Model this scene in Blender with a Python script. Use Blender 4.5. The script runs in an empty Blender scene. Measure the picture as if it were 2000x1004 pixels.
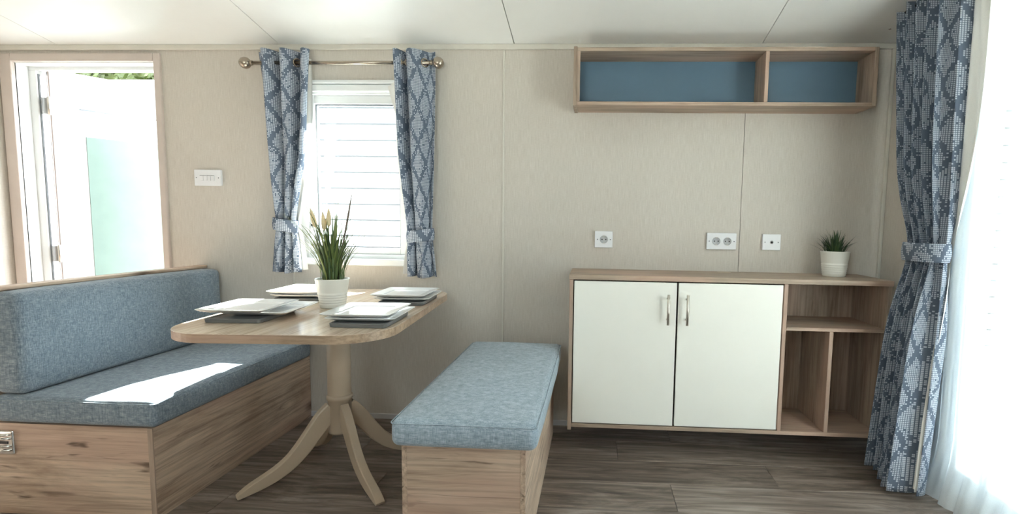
import bpy, bmesh, math, random
from mathutils import Vector, Matrix, noise as mnoise
random.seed(7)
sc = bpy.context.scene
C = sc.collection
R = math.radians

# ------------------------------------------------------------------ camera
cam_d = bpy.data.cameras.new('camera'); cam = bpy.data.objects.new('camera', cam_d); C.objects.link(cam)
FPX, PITCH, YAW, ROLL, PX, PY = 1000.0, 0.0902070, 0.0532158, 0.0166089, 1108.80, 526.63
cp, sp, cy, sy = math.cos(PITCH), math.sin(PITCH), math.cos(YAW), math.sin(YAW)
Fv = Vector((-sy*cp, cy*cp, -sp)); Rv = Vector((cy, sy, 0)); Uv = Rv.cross(Fv)
Rr = Rv*math.cos(ROLL) + Uv*math.sin(ROLL); Ur = -Rv*math.sin(ROLL) + Uv*math.cos(ROLL)
cam.matrix_world = Matrix(((Rr.x, Ur.x, -Fv.x, 0.0), (Rr.y, Ur.y, -Fv.y, -2.688172), (Rr.z, Ur.z, -Fv.z, 1.092477), (0, 0, 0, 1)))
cam_d.sensor_fit = 'HORIZONTAL'; cam_d.sensor_width = 36.0; cam_d.lens = 36.0*FPX/2000
cam_d.shift_x = -(PX-1000)/2000; cam_d.shift_y = (PY-502)/2000
cam_d.clip_start = 0.02; cam_d.clip_end = 200
sc.camera = cam

# ------------------------------------------------------------------ world, sun, exposure
w = bpy.data.worlds.new('sky'); sc.world = w; w.use_nodes = True
bg = w.node_tree.nodes['Background']; bg.inputs[0].default_value = (0.84, 0.925, 1.0, 1); bg.inputs[1].default_value = 1.15
sun_d = bpy.data.lights.new('sun', 'SUN'); sun_d.energy = 9.0; sun_d.angle = R(0.55); sun_d.color = (1, 0.97, 0.92)
sun = bpy.data.objects.new('sun', sun_d); C.objects.link(sun)
EL = R(40); hd = Vector((-0.30, -1, 0)).normalized()
sun.rotation_euler = (hd*math.cos(EL) + Vector((0, 0, -math.sin(EL)))).to_track_quat('-Z', 'Y').to_euler()
sun.location = (3, 8, 7)
def portal(loc, rot, sx, sy_):
    d = bpy.data.lights.new('daylight_portal', 'AREA'); d.shape = 'RECTANGLE'; d.size = sx; d.size_y = sy_; d.cycles.is_portal = True
    o = bpy.data.objects.new('daylight_portal', d); C.objects.link(o); o.location = loc; o.rotation_euler = rot
portal((1.62, -1.11, 1.03), (0, R(90), 0), 2.1, 1.2)          # patio door
portal((-1.285, 0.16, 1.33), (R(-90), 0, 0), 0.7, 1.0)         # back window
portal((-2.75, 0.2, 1.0), (R(-90), 0, 0), 0.85, 1.95)          # entrance door
portal((-0.6, -3.25, 1.375), (R(90), 0, 0), 0.9, 0.85)         # added fill window behind the camera
sc.view_settings.view_transform = 'Standard'; sc.view_settings.look = 'None'
sc.view_settings.exposure = 3.22; sc.view_settings.gamma = 1.0; sc.view_settings.use_curve_mapping = False
sc.cycles.max_bounces = 12; sc.cycles.diffuse_bounces = 6; sc.cycles.transparent_max_bounces = 16
sc.cycles.sample_clamp_indirect = 8.0; sc.cycles.use_denoising = True

# ------------------------------------------------------------------ materials
def mat(name):
    m = bpy.data.materials.new(name); m.use_nodes = True
    nt = m.node_tree; return m, nt, nt.nodes['Principled BSDF']
def N(nt, t, **kw):
    n = nt.nodes.new(t)
    for k, v in kw.items(): setattr(n, k, v)
    return n
def ramp(nt, src, stops, interp='LINEAR'):
    r = N(nt, 'ShaderNodeValToRGB'); cr = r.color_ramp; cr.interpolation = interp
    while len(cr.elements) < len(stops): cr.elements.new(0.5)
    for e, (p, c) in zip(cr.elements, stops): e.position = p; e.color = (*c, 1) if len(c) == 3 else c
    nt.links.new(src, r.inputs[0]); return r.outputs[0]
def mixc(nt, fac, a, b, mode='MIX'):
    n = N(nt, 'ShaderNodeMix', data_type='RGBA', blend_type=mode)
    for s, v in ((n.inputs[0], fac), (n.inputs[6], a), (n.inputs[7], b)):
        if hasattr(v, 'links'): nt.links.new(v, s)
        elif isinstance(v, (int, float)): s.default_value = v
        else: s.default_value = (*v, 1)
    return n.outputs[2]
def mth(nt, op, a, b=None, c=None):
    n = N(nt, 'ShaderNodeMath', operation=op)
    for s, v in zip(n.inputs, (a, b, c)):
        if v is None: continue
        if hasattr(v, 'links'): nt.links.new(v, s)
        else: s.default_value = v
    return n.outputs[0]
def coords(nt, scale=(1, 1, 1), kind='Object', loc=(0, 0, 0), rot=(0, 0, 0)):
    t = N(nt, 'ShaderNodeTexCoord'); m = N(nt, 'ShaderNodeMapping')
    m.inputs['Scale'].default_value = scale; m.inputs['Location'].default_value = loc; m.inputs['Rotation'].default_value = rot
    nt.links.new(t.outputs[kind], m.inputs[0]); return m.outputs[0]
def noise(nt, vec, scale, detail=4, rough=0.55, dist=0.0):
    n = N(nt, 'ShaderNodeTexNoise'); n.inputs['Scale'].default_value = scale; n.inputs['Detail'].default_value = detail
    n.inputs['Roughness'].default_value = rough; n.inputs['Distortion'].default_value = dist
    nt.links.new(vec, n.inputs['Vector']); return n.outputs['Fac']
def bump(nt, bsdf, h, strength=0.2, dist=0.002):
    b = N(nt, 'ShaderNodeBump'); b.inputs['Strength'].default_value = strength; b.inputs['Distance'].default_value = dist
    nt.links.new(h, b.inputs['Height']); nt.links.new(b.outputs[0], bsdf.inputs['Normal'])
def plain(name, col, rough=0.5, metal=0.0, spec=0.5, var=0.04):
    m, nt, b = mat(name)
    v = noise(nt, coords(nt), 9, 3)
    c = ramp(nt, v, [(0.3, tuple(x*(1-var) for x in col)), (0.7, tuple(min(1, x*(1+var)) for x in col))])
    nt.links.new(c, b.inputs['Base Color']); b.inputs['Roughness'].default_value = rough; b.inputs['Metallic'].default_value = metal
    b.inputs['Specular IOR Level'].default_value = spec
    return m
def wood(name, axis, light=(0.70, 0.55, 0.42), dark=(0.38, 0.265, 0.185), crack=0.85, rough=0.5, seed=0.0, scl=1.0):
    """oak board, the grain runs along axis"""
    m, nt, b = mat(name)
    a = 'xyz'.index(axis)
    def st(al, ac): s = [ac*scl]*3; s[a] = al*scl; return tuple(s)
    L = (seed*3.1, seed*1.7, seed*2.3)
    broad = noise(nt, coords(nt, st(0.9, 5.5), loc=L), 1.8, 5, 0.62, 1.2)
    grain = noise(nt, coords(nt, st(1.2, 42.0), loc=L), 2.0, 6, 0.65, 0.25)
    col = ramp(nt, broad, [(0.30, dark), (0.46, tuple((d+l)/2*1.03 for d, l in zip(dark, light))), (0.60, light), (0.8, tuple(min(1, x*1.13) for x in light))])
    col = mixc(nt, 0.78, col, ramp(nt, grain, [(0.30, (0.42, 0.38, 0.35)), (0.55, (0.98, 0.97, 0.96)), (0.8, (1.15, 1.12, 1.08))]), 'MULTIPLY')
    red = noise(nt, coords(nt, st(0.8, 3.4), loc=(L[0]+9, L[1], L[2])), 1.5, 2, 0.5, 0.4)
    col = mixc(nt, ramp(nt, red, [(0.48, (0, 0, 0)), (0.62, (0.5,)*3)]), col, (0.56, 0.37, 0.285))
    ck = noise(nt, coords(nt, st(1.5, 16.0), loc=(L[0], L[1]+4, L[2])), 1.5, 3, 0.6, 1.3)
    col = mixc(nt, ramp(nt, ck, [(0.27, (crack,)*3), (0.37, (0, 0, 0))]), col, (0.09, 0.052, 0.03))
    vo = N(nt, 'ShaderNodeTexVoronoi'); vo.inputs['Scale'].default_value = 2.6
    nt.links.new(coords(nt, st(0.75, 2.0), loc=(L[0]+.3, L[1]+.2, L[2])), vo.inputs['Vector'])
    kn = mth(nt, 'ADD', vo.outputs['Distance'], mth(nt, 'MULTIPLY', mth(nt, 'SUBTRACT', grain, 0.5), 0.16))
    col = mixc(nt, ramp(nt, kn, [(0.04, (crack,)*3), (0.16, (0, 0, 0))]), col, (0.10, 0.055, 0.03))
    nt.links.new(col, b.inputs['Base Color']); b.inputs['Roughness'].default_value = rough
    bump(nt, b, grain, 0.12, 0.0015)
    return m
def fabric(name, ca, cb, cc):
    m, nt, b = mat(name)
    n1 = noise(nt, coords(nt, (45, 45, 330)), 1.0, 2, 0.75); n2 = noise(nt, coords(nt, (330, 330, 30)), 1.0, 2, 0.75)
    n3 = noise(nt, coords(nt), 5, 3, 0.6)
    n4 = noise(nt, coords(nt, (40, 380, 90)), 1.0, 2, 0.75)
    h = mth(nt, 'MULTIPLY', mth(nt, 'ADD', mth(nt, 'ADD', n1, n2), n4), 0.3333)
    col = ramp(nt, h, [(0.37, ca), (0.5, cb), (0.63, cc)])
    col = mixc(nt, 0.25, col, ramp(nt, n3, [(0.3, (0.75, 0.75, 0.75)), (0.7, (1.1, 1.1, 1.1))]), 'MULTIPLY')
    nt.links.new(col, b.inputs['Base Color']); b.inputs['Roughness'].default_value = 0.95
    b.inputs['Specular IOR Level'].default_value = 0.15; b.inputs['Sheen Weight'].default_value = 0.25
    bump(nt, b, h, 0.5, 0.003)
    return m
def curtain_mat(name, trans=0.05):
    m, nt, b = mat(name)
    uv = N(nt, 'ShaderNodeTexCoord').outputs['UV']; s = N(nt, 'ShaderNodeSeparateXYZ'); nt.links.new(uv, s.inputs[0])
    P = 0.0076; PWD, PHT = 0.116, 0.192
    cu, cv = mth(nt, 'DIVIDE', s.outputs[0], P), mth(nt, 'DIVIDE', s.outputs[1], P)
    iu, iv = mth(nt, 'FLOOR', cu), mth(nt, 'FLOOR', cv)
    fu, fv = mth(nt, 'FRACT', cu), mth(nt, 'FRACT', cv)
    au = mth(nt, 'ABSOLUTE', mth(nt, 'SUBTRACT', mth(nt, 'FRACT', mth(nt, 'MULTIPLY', mth(nt, 'ADD', iu, 0.5), P/PWD)), 0.5))
    av = mth(nt, 'ABSOLUTE', mth(nt, 'SUBTRACT', mth(nt, 'FRACT', mth(nt, 'MULTIPLY', mth(nt, 'ADD', iv, 0.5), P/PHT)), 0.5))
    d = mth(nt, 'ABSOLUTE', mth(nt, 'SUBTRACT', mth(nt, 'MULTIPLY', mth(nt, 'ADD', au, av), 2.0), 1.0))
    inside = mth(nt, 'GREATER_THAN', d, 0.21)
    cell = N(nt, 'ShaderNodeCombineXYZ'); nt.links.new(iu, cell.inputs[0]); nt.links.new(iv, cell.inputs[1])
    wn = N(nt, 'ShaderNodeTexWhiteNoise', noise_dimensions='2D'); nt.links.new(cell.outputs[0], wn.inputs['Vector'])
    keep = mth(nt, 'GREATER_THAN', wn.outputs['Value'], 0.04)
    stray = mth(nt, 'GREATER_THAN', wn.outputs['Value'], 0.86)
    on = mth(nt, 'MAXIMUM', mth(nt, 'MULTIPLY', inside, keep), stray)
    du = mth(nt, 'LESS_THAN', mth(nt, 'ABSOLUTE', mth(nt, 'SUBTRACT', fu, 0.5)), 0.36)
    dv = mth(nt, 'LESS_THAN', mth(nt, 'ABSOLUTE', mth(nt, 'SUBTRACT', fv, 0.5)), 0.37)
    dot = mth(nt, 'MULTIPLY', mth(nt, 'MULTIPLY', du, dv), on)
    n = noise(nt, coords(nt, kind='UV', scale=(1, 1, 1)), 900, 2)
    ground = ramp(nt, n, [(0.3, (0.105, 0.135, 0.185)), (0.7, (0.155, 0.190, 0.25))])
    col = mixc(nt, dot, ground, (0.55, 0.60, 0.67))
    nt.links.new(col, b.inputs['Base Color']); b.inputs['Roughness'].default_value = 0.9; b.inputs['Specular IOR Level'].default_value = 0.2
    bump(nt, b, dot, 0.2, 0.001)
    tr = N(nt, 'ShaderNodeBsdfTranslucent'); nt.links.new(col, tr.inputs[0])
    mx = N(nt, 'ShaderNodeMixShader'); mx.inputs[0].default_value = trans
    nt.links.new(b.outputs[0], mx.inputs[1]); nt.links.new(tr.outputs[0], mx.inputs[2])
    nt.links.new(mx.outputs[0], nt.nodes['Material Output'].inputs[0])
    return m
def sheer_mat(name, col, transp, transl):
    m, nt, b = mat(name)
    n = noise(nt, coords(nt, (300, 300, 300)), 1.0, 2)
    c = ramp(nt, n, [(0.3, tuple(x*0.94 for x in col)), (0.7, col)])
    nt.links.new(c, b.inputs['Base Color']); b.inputs['Roughness'].default_value = 0.9
    tr = N(nt, 'ShaderNodeBsdfTranslucent'); nt.links.new(c, tr.inputs[0])
    tp = N(nt, 'ShaderNodeBsdfTransparent')
    m1 = N(nt, 'ShaderNodeMixShader'); m1.inputs[0].default_value = transl
    m2 = N(nt, 'ShaderNodeMixShader'); m2.inputs[0].default_value = transp
    nt.links.new(b.outputs[0], m1.inputs[1]); nt.links.new(tr.outputs[0], m1.inputs[2])
    nt.links.new(m1.outputs[0], m2.inputs[1]); nt.links.new(tp.outputs[0], m2.inputs[2])
    nt.links.new(m2.outputs[0], nt.nodes['Material Output'].inputs[0])
    return m
def glass_mat(name, tint=(0.97, 1.0, 0.99), refl=0.06):
    m, nt, b = mat(name)
    tp = N(nt, 'ShaderNodeBsdfTransparent'); tp.inputs[0].default_value = (*tint, 1)
    gl = N(nt, 'ShaderNodeBsdfGlossy'); gl.inputs['Roughness'].default_value = 0.02
    mx = N(nt, 'ShaderNodeMixShader'); mx.inputs[0].default_value = refl
    nt.links.new(tp.outputs[0], mx.inputs[1]); nt.links.new(gl.outputs[0], mx.inputs[2])
    nt.links.new(mx.outputs[0], nt.nodes['Material Output'].inputs[0])
    return m
def wallpaper(name):
    m, nt, b = mat(name)
    v1 = noise(nt, coords(nt, (420, 420, 14)), 1.0, 3, 0.65); v2 = noise(nt, coords(nt, (60, 60, 300)), 1.0, 2, 0.6)
    br = noise(nt, coords(nt), 1.7, 3)
    h = mth(nt, 'ADD', mth(nt, 'MULTIPLY', v1, 0.75), mth(nt, 'MULTIPLY', v2, 0.25))
    c = ramp(nt, h, [(0.32, (0.535, 0.490, 0.432)), (0.5, (0.605, 0.562, 0.503)), (0.68, (0.675, 0.635, 0.578))])
    c = mixc(nt, 0.10, c, ramp(nt, br, [(0.35, (0.75, 0.72, 0.7)), (0.65, (1.05, 1.05, 1.05))]), 'MULTIPLY')
    nt.links.new(c, b.inputs['Base Color']); b.inputs['Roughness'].default_value = 0.62; b.inputs['Specular IOR Level'].default_value = 0.3
    bump(nt, b, h, 0.15, 0.0012)
    return m
def floor_mat(name):
    m, nt, b = mat(name)
    oi = N(nt, 'ShaderNodeObjectInfo'); rnd = oi.outputs['Random']
    off = N(nt, 'ShaderNodeVectorMath', operation='MULTIPLY_ADD')
    t = N(nt, 'ShaderNodeTexCoord'); cmb = N(nt, 'ShaderNodeCombineXYZ')
    nt.links.new(mth(nt, 'MULTIPLY', rnd, 37.0), cmb.inputs[0]); nt.links.new(mth(nt, 'MULTIPLY', rnd, 91.0), cmb.inputs[1])
    ad = N(nt, 'ShaderNodeVectorMath', operation='ADD'); nt.links.new(t.outputs['Object'], ad.inputs[0]); nt.links.new(cmb.outputs[0], ad.inputs[1])
    def mp(s):
        q = N(nt, 'ShaderNodeMapping'); q.inputs['Scale'].default_value = s; nt.links.new(ad.outputs[0], q.inputs[0]); return q.outputs[0]
    broad = noise(nt, mp((1.1, 8, 1)), 1.8, 6, 0.66, 1.6); grain = noise(nt, mp((1.6, 48, 1)), 1.7, 5, 0.7, 0.4)
    wv = N(nt, 'ShaderNodeTexWave', bands_direction='Y'); wv.inputs['Scale'].default_value = 2.3; wv.inputs['Distortion'].default_value = 9; wv.inputs['Detail'].default_value = 2
    wv.inputs['Detail Scale'].default_value = 0.7
    nt.links.new(mp((0.55, 4, 1)), wv.inputs['Vector'])
    c = ramp(nt, broad, [(0.30, (0.075, 0.056, 0.045)), (0.45, (0.175, 0.137, 0.111)), (0.58, (0.285, 0.236, 0.198)), (0.74, (0.42, 0.36, 0.31))])
    c = mixc(nt, 0.42, c, ramp(nt, grain, [(0.3, (0.45, 0.43, 0.42)), (0.6, (1, 1, 1)), (0.8, (1.25, 1.22, 1.2))]), 'MULTIPLY')
    c = mixc(nt, 0.45, c, ramp(nt, wv.outputs['Fac'], [(0.0, (0.55, 0.55, 0.55)), (0.5, (1.05, 1.05, 1.05))]), 'MULTIPLY')
    c = mixc(nt, 0.9, c, ramp(nt, rnd, [(0.0, (0.78, 0.76, 0.74)), (0.5, (1.0, 0.98, 0.96)), (1.0, (1.18, 1.2, 1.24))]), 'MULTIPLY')
    nt.links.new(c, b.inputs['Base Color']); b.inputs['Roughness'].default_value = 0.42
    bump(nt, b, grain, 0.2, 0.001)
    return m
M = dict(
    wall=wallpaper('linen_wallpaper'), floor=floor_mat('grey_oak_vinyl'),
    ceiling=plain('satin_white_ceiling', (0.83, 0.835, 0.815), 0.32, var=0.01),
    trimcream=plain('cream_trim', (0.66, 0.63, 0.56), 0.4), seam=plain('dark_joint', (0.16, 0.14, 0.12), 0.8),
    skirting=plain('pale_grey_skirting', (0.62, 0.62, 0.64), 0.35),
    architrave=plain('taupe_architrave', (0.60, 0.52, 0.47), 0.35), upvc=plain('white_upvc', (0.84, 0.86, 0.86), 0.25, var=0.01),
    gasket=plain('grey_gasket', (0.22, 0.24, 0.26), 0.5), glass=glass_mat('window_glass'), frost=plain('tinted_glass_panel', (0.215, 0.30, 0.265), 0.35),
    ox=wood('oak_along_x', 'x'), oy=wood('oak_along_y', 'y', seed=1.0), oz=wood('oak_along_z', 'z', seed=2.0),
    cx=wood('cabinet_oak_x', 'x', (0.47, 0.375, 0.29), (0.31, 0.235, 0.175), 0.35, seed=3.0), cz=wood('cabinet_oak_z', 'z', (0.45, 0.36, 0.28), (0.29, 0.215, 0.16), 0.35, seed=4.0),
    cy=wood('cabinet_oak_y', 'y', (0.45, 0.36, 0.28), (0.29, 0.215, 0.16), 0.35, seed=8.0),
    table=wood('table_oak', 'y', (0.74, 0.615, 0.485), (0.60, 0.485, 0.365), 0.25, 0.15, seed=5.0), tableedge=wood('table_edge_oak', 'x', (0.48, 0.35, 0.24), (0.33, 0.23, 0.15), 0.2, 0.4, seed=6.0),
    beech=plain('pale_beech_lacquer', (0.52, 0.42, 0.31), 0.38, var=0.05),
    fabric=fabric('blue_grey_weave', (0.125, 0.165, 0.205), (0.225, 0.280, 0.330), (0.40, 0.455, 0.505)),
    fabric_l=fabric('pale_blue_weave', (0.205, 0.27, 0.325), (0.345, 0.43, 0.50), (0.54, 0.62, 0.68)),
    cream=plain('cream_lacquer', (0.87, 0.865, 0.80), 0.33, var=0.008), steel=plain('brushed_steel', (0.62, 0.58, 0.52), 0.28, 1.0),
    nickel=plain('satin_nickel', (0.40, 0.345, 0.28), 0.27, 1.0), bluepanel=plain('slate_blue_board', (0.105, 0.185, 0.26), 0.45, var=0.03),
    plastic=plain('white_plastic', (0.80, 0.81, 0.83), 0.3, var=0.01), plasticgrey=plain('grey_socket_well', (0.42, 0.43, 0.44), 0.4), black=plain('black_hole', (0.02, 0.02, 0.02), 0.6),
    porcelain=plain('white_porcelain', (0.84, 0.84, 0.83), 0.12, var=0.008), slate=plain('charcoal_stoneware', (0.15, 0.155, 0.155), 0.42),
    pot=plain('ivory_glazed_pot', (0.80, 0.80, 0.74), 0.3, var=0.01), soil=plain('dark_soil', (0.02, 0.018, 0.014), 0.9),
    curtain=curtain_mat('diamond_weave_curtain'), lining=sheer_mat('cream_lining', (0.80, 0.785, 0.74), 0.0, 0.06), sheer=sheer_mat('white_voile', (0.86, 0.93, 0.98), 0.20, 0.03),
    siding=plain('white_siding', (0.80, 0.82, 0.82), 0.5), paving=plain('pale_paving', (0.62, 0.62, 0.59), 0.8), edge=plain('brown_edge_band', (0.23, 0.17, 0.145), 0.45), joint=plain('grey_joint', (0.06, 0.063, 0.066), 0.7), chrome=plain('chrome', (0.78, 0.78, 0.76), 0.12, 1.0),
)
def leafmat(name, a, b_, c):
    m, nt, b = mat(name)
    rnd = N(nt, 'ShaderNodeObjectInfo').outputs['Random']
    n = noise(nt, coords(nt), 30, 2)
    v = mth(nt, 'ADD', mth(nt, 'MULTIPLY', rnd, 0.7), mth(nt, 'MULTIPLY', n, 0.3))
    nt.links.new(ramp(nt, v, [(0.15, a), (0.5, b_), (0.9, c)]), b.inputs['Base Color']); b.inputs['Roughness'].default_value = 0.45
    return m
M['grass'] = leafmat('green_grass_blade', (0.04, 0.08, 0.025), (0.11, 0.165, 0.04), (0.30, 0.33, 0.10))
M['darkgrass'] = leafmat('dark_green_blade', (0.018, 0.045, 0.02), (0.035, 0.075, 0.028), (0.07, 0.11, 0.035))
M['seed'] = plain('straw_seed_head', (0.88, 0.72, 0.45), 0.8); M['brownblade'] = plain('dry_brown_spike', (0.22, 0.17, 0.13), 0.7)
M['hedge'] = leafmat('hedge_leaf', (0.04, 0.06, 0.015), (0.12, 0.15, 0.04), (0.3, 0.3, 0.12))

# ------------------------------------------------------------------ mesh helpers
def link(name, me, m, parent=None, smooth=False):
    me.name = name
    if m: me.materials.append(m)
    if smooth:
        for p in me.polygons: p.use_smooth = True
    o = bpy.data.objects.new(name, me); C.objects.link(o)
    if parent is not None:
        o.parent = parent
        q = parent; off = Vector((0, 0, 0))
        if parent.get('_loc') is not None: off = Vector(parent['_loc'])
        o.matrix_parent_inverse = Matrix.Translation(-off)
    return o
def fin(name, bm, m, parent=None, smooth=False):
    bmesh.ops.recalc_face_normals(bm, faces=bm.faces)
    me = bpy.data.meshes.new(name); bm.to_mesh(me); bm.free()
    return link(name, me, m, parent, smooth)
def tag(o, label=None, cat=None, group=None, kind=None):
    if label: o['label'] = label
    if cat: o['category'] = cat
    if group: o['group'] = group
    if kind: o['kind'] = kind
    return o
_roots = []
def thing(name, label, cat, loc=(0, 0, 0), group=None, kind=None):
    o = bpy.data.objects.new(name, None); C.objects.link(o); o.location = loc; o['_loc'] = loc; o.empty_display_size = 0.1
    _roots.append(o)
    return tag(o, label, cat, group, kind)
def addbox(bm, x0, x1, y0, y1, z0, z1):
    v = [bm.verts.new(p) for p in ((x0, y0, z0), (x1, y0, z0), (x1, y1, z0), (x0, y1, z0), (x0, y0, z1), (x1, y0, z1), (x1, y1, z1), (x0, y1, z1))]
    for f in ((0, 3, 2, 1), (4, 5, 6, 7), (0, 1, 5, 4), (1, 2, 6, 5), (2, 3, 7, 6), (3, 0, 4, 7)): bm.faces.new([v[i] for i in f])
    return v
def box(name, x0, x1, y0, y1, z0, z1, m, parent=None, bev=0.0015, seg=1, xf=None):
    bm = bmesh.new(); addbox(bm, min(x0, x1), max(x0, x1), min(y0, y1), max(y0, y1), min(z0, z1), max(z0, z1))
    if bev: bmesh.ops.bevel(bm, geom=bm.edges[:], offset=bev, segments=seg, affect='EDGES', profile=0.5)
    if xf is not None: bmesh.ops.transform(bm, matrix=xf, verts=bm.verts)
    return fin(name, bm, m, parent)
def boxes(name, lst, m, parent=None):
    bm = bmesh.new()
    for b_ in lst: addbox(bm, *b_)
    return fin(name, bm, m, parent)
def rings(bm, loops, close=True, cap0=True, cap1=True):
    vs = [[bm.verts.new(p) for p in l] for l in loops]
    n = len(vs[0])
    for a, b_ in zip(vs, vs[1:]):
        for i in range(n if close else n-1):
            j = (i+1) % n; bm.faces.new((a[i], a[j], b_[j], b_[i]))
    if close and cap0: bm.faces.new(vs[0][::-1])
    if close and cap1: bm.faces.new(vs[-1])
    return vs
def lathe(name, prof, m, parent, c=(0, 0, 0), seg=40, axis='z', cap0=True, cap1=True):
    bm = bmesh.new(); L = []
    for r, z in prof:
        l = []
        for i in range(seg):
            a = 2*math.pi*i/seg; u, v = r*math.cos(a), r*math.sin(a)
            l.append({'z': (u, v, z), 'x': (z, u, v), 'y': (u, z, v)}[axis])
        L.append([(p[0]+c[0], p[1]+c[1], p[2]+c[2]) for p in l])
    rings(bm, L, True, cap0, cap1)
    return fin(name, bm, m, parent, True)
def tube(name, pts, r, m, parent, seg=10, closed=False):
    bm = bmesh.new(); pts = [Vector(p) for p in pts]; L = []; n = len(pts)
    rr = r if isinstance(r, (list, tuple)) else [r]*n
    prev = None
    for i, p in enumerate(pts):
        t = (pts[(i+1) % n]-pts[i-1]) if closed else (pts[min(i+1, n-1)]-pts[max(i-1, 0)])
        t.normalize()
        if prev is None:
            a = t.orthogonal().normalized()
        else:
            a = (prev - t*prev.dot(t)).normalized()
        prev = a; b_ = t.cross(a)
        L.append([tuple(p + a*rr[i]*math.cos(2*math.pi*k/seg) + b_*rr[i]*math.sin(2*math.pi*k/seg)) for k in range(seg)])
    if closed: L.append(L[0])
    rings(bm, L, True, not closed, not closed)
    if closed: bmesh.ops.remove_doubles(bm, verts=bm.verts, dist=1e-6)
    return fin(name, bm, m, parent, True)
def rrect(cx, cy_, hx, hy, r, z, n=6, rz=0.0):
    out = []; c, s = math.cos(rz), math.sin(rz)
    for sx, sy_, a0 in ((1, 1, 0), (-1, 1, 90), (-1, -1, 180), (1, -1, 270)):
        for i in range(n+1):
            a = R(a0+90*i/n); x = sx*(hx-r)+r*math.cos(a); y = sy_*(hy-r)+r*math.sin(a)
            out.append((cx+x*c-y*s, cy_+x*s+y*c, z))
    return out
def cushion(name, x0, x1, y0, y1, z0, z1, r, m, parent, dome=(0, 0, 0), seed=0, wob=0.002):
    """soft rounded box; dome = bulge of +x, +z, -y faces"""
    c = Vector(((x0+x1)/2, (y0+y1)/2, (z0+z1)/2)); h = Vector(((x1-x0)/2, (y1-y0)/2, (z1-z0)/2))
    def cuts(hh):
        e = [-hh, -hh+r*0.18, -hh+r*0.42, -hh+r*0.7, -hh+r]; n = max(2, int((2*hh-2*r)/0.05)); n = min(n, 26)
        mid = [-hh+r+(2*hh-2*r)*i/n for i in range(1, n)]
        return e + mid + [-v for v in reversed(e)]
    K = [cuts(h.x), cuts(h.y), cuts(h.z)]
    bm = bmesh.new(); cache = {}
    def V(p):
        k = tuple(round(v, 6) for v in p)
        if k in cache: return cache[k]
        q = Vector(p); inn = Vector([max(-(hh-r), min(hh-r, v)) for v, hh in zip(q, h)]); d = q-inn
        if d.length > 1e-9: q = inn + d.normalized()*r
        fx, fy, fz = [max(0, 1-(q[i]/h[i])**2) for i in range(3)]
        o = Vector((0, 0, 0))
        if q.z > 0: o.z += dome[1]*fx**0.6*fy**0.6*(q.z/h.z)
        if q.x > 0: o.x += dome[0]*fy**0.5*fz*(q.x/h.x)
        if q.y < 0: o.y -= dome[2]*fx**0.5*fz*(-q.y/h.y)
        nn = mnoise.noise((q+c)*6+Vector((seed, 0, 0)))
        q = q + o + Vector((nn, mnoise.noise((q+c)*5+Vector((0, seed+9, 0))), nn))*wob
        v = bm.verts.new(q+c); cache[k] = v; return v
    for a in range(3):
        b_, d_ = (a+1) % 3, (a+2) % 3
        for s in (-1, 1):
            for i in range(len(K[b_])-1):
                for j in range(len(K[d_])-1):
                    q = []
                    for (ii, jj) in ((i, j), (i+1, j), (i+1, j+1), (i, j+1)):
                        p = [0, 0, 0]; p[a] = s*h[a]; p[b_] = K[b_][ii]; p[d_] = K[d_][jj]; q.append(V(p))
                    try: bm.faces.new(q if s > 0 else q[::-1])
                    except ValueError: pass
    return fin(name, bm, m, parent, True)

# ================================================================== STRUCTURE
XL, XR, YB, YR, ZW = -3.24, 1.45, 0.0, -3.12, 1.995
SLOPE = 0.20
def zc(y): return ZW + SLOPE*min(-y, 1.56) if y > -1.56 else ZW + SLOPE*1.56 - SLOPE*(-y-1.56)
# floor: planks
fl = tag(box('floor', XL-0.1, XR+0.1, YR-0.1, YB+0.1, -0.05, -0.004, M['seam'], bev=0), kind='structure')
PWID, PLEN = 0.2075, 1.22
row = 0; y1 = -0.385+2*PWID
ends = {0: 0.40, 1: 0.126, 2: 0.795, 3: 0.337, 4: 1.02, 5: -0.05, 6: 0.6, 7: 0.22, 8: 0.9}
def plank_mesh(L, W):
    bm = bmesh.new(); addbox(bm, 0.0008, L-0.0008, 0.0008, W-0.0008, -0.004, 0.0)
    bmesh.ops.bevel(bm, geom=[e for e in bm.edges if all(v.co.z > -0.001 for v in e.verts)], offset=0.0012, segments=1, affect='EDGES')
    bmesh.ops.recalc_face_normals(bm, faces=bm.faces)
    me = bpy.data.meshes.new('plank'); bm.to_mesh(me); bm.free(); me.materials.append(M['floor']); return me
PM = {}
while y1 > YR:
    y0 = max(y1-PWID, YR); x = ends.get(row, (row*0.37) % 1.2); x -= math.ceil((x-XL)/PLEN)*PLEN
    while x < XR:
        xa, xb = max(x, XL), min(x+PLEN, XR); ya, yb = y0, min(y1, YB)
        if xb-xa > 0.01 and yb-ya > 0.01:
            k = (round(xb-xa, 3), round(yb-ya, 3))
            if k not in PM: PM[k] = plank_mesh(*k)
            o = bpy.data.objects.new('plank', PM[k]); C.objects.link(o); o.location = (xa, ya, 0); o.parent = fl
        x += PLEN
    y1 -= PWID; row += 1
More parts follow.
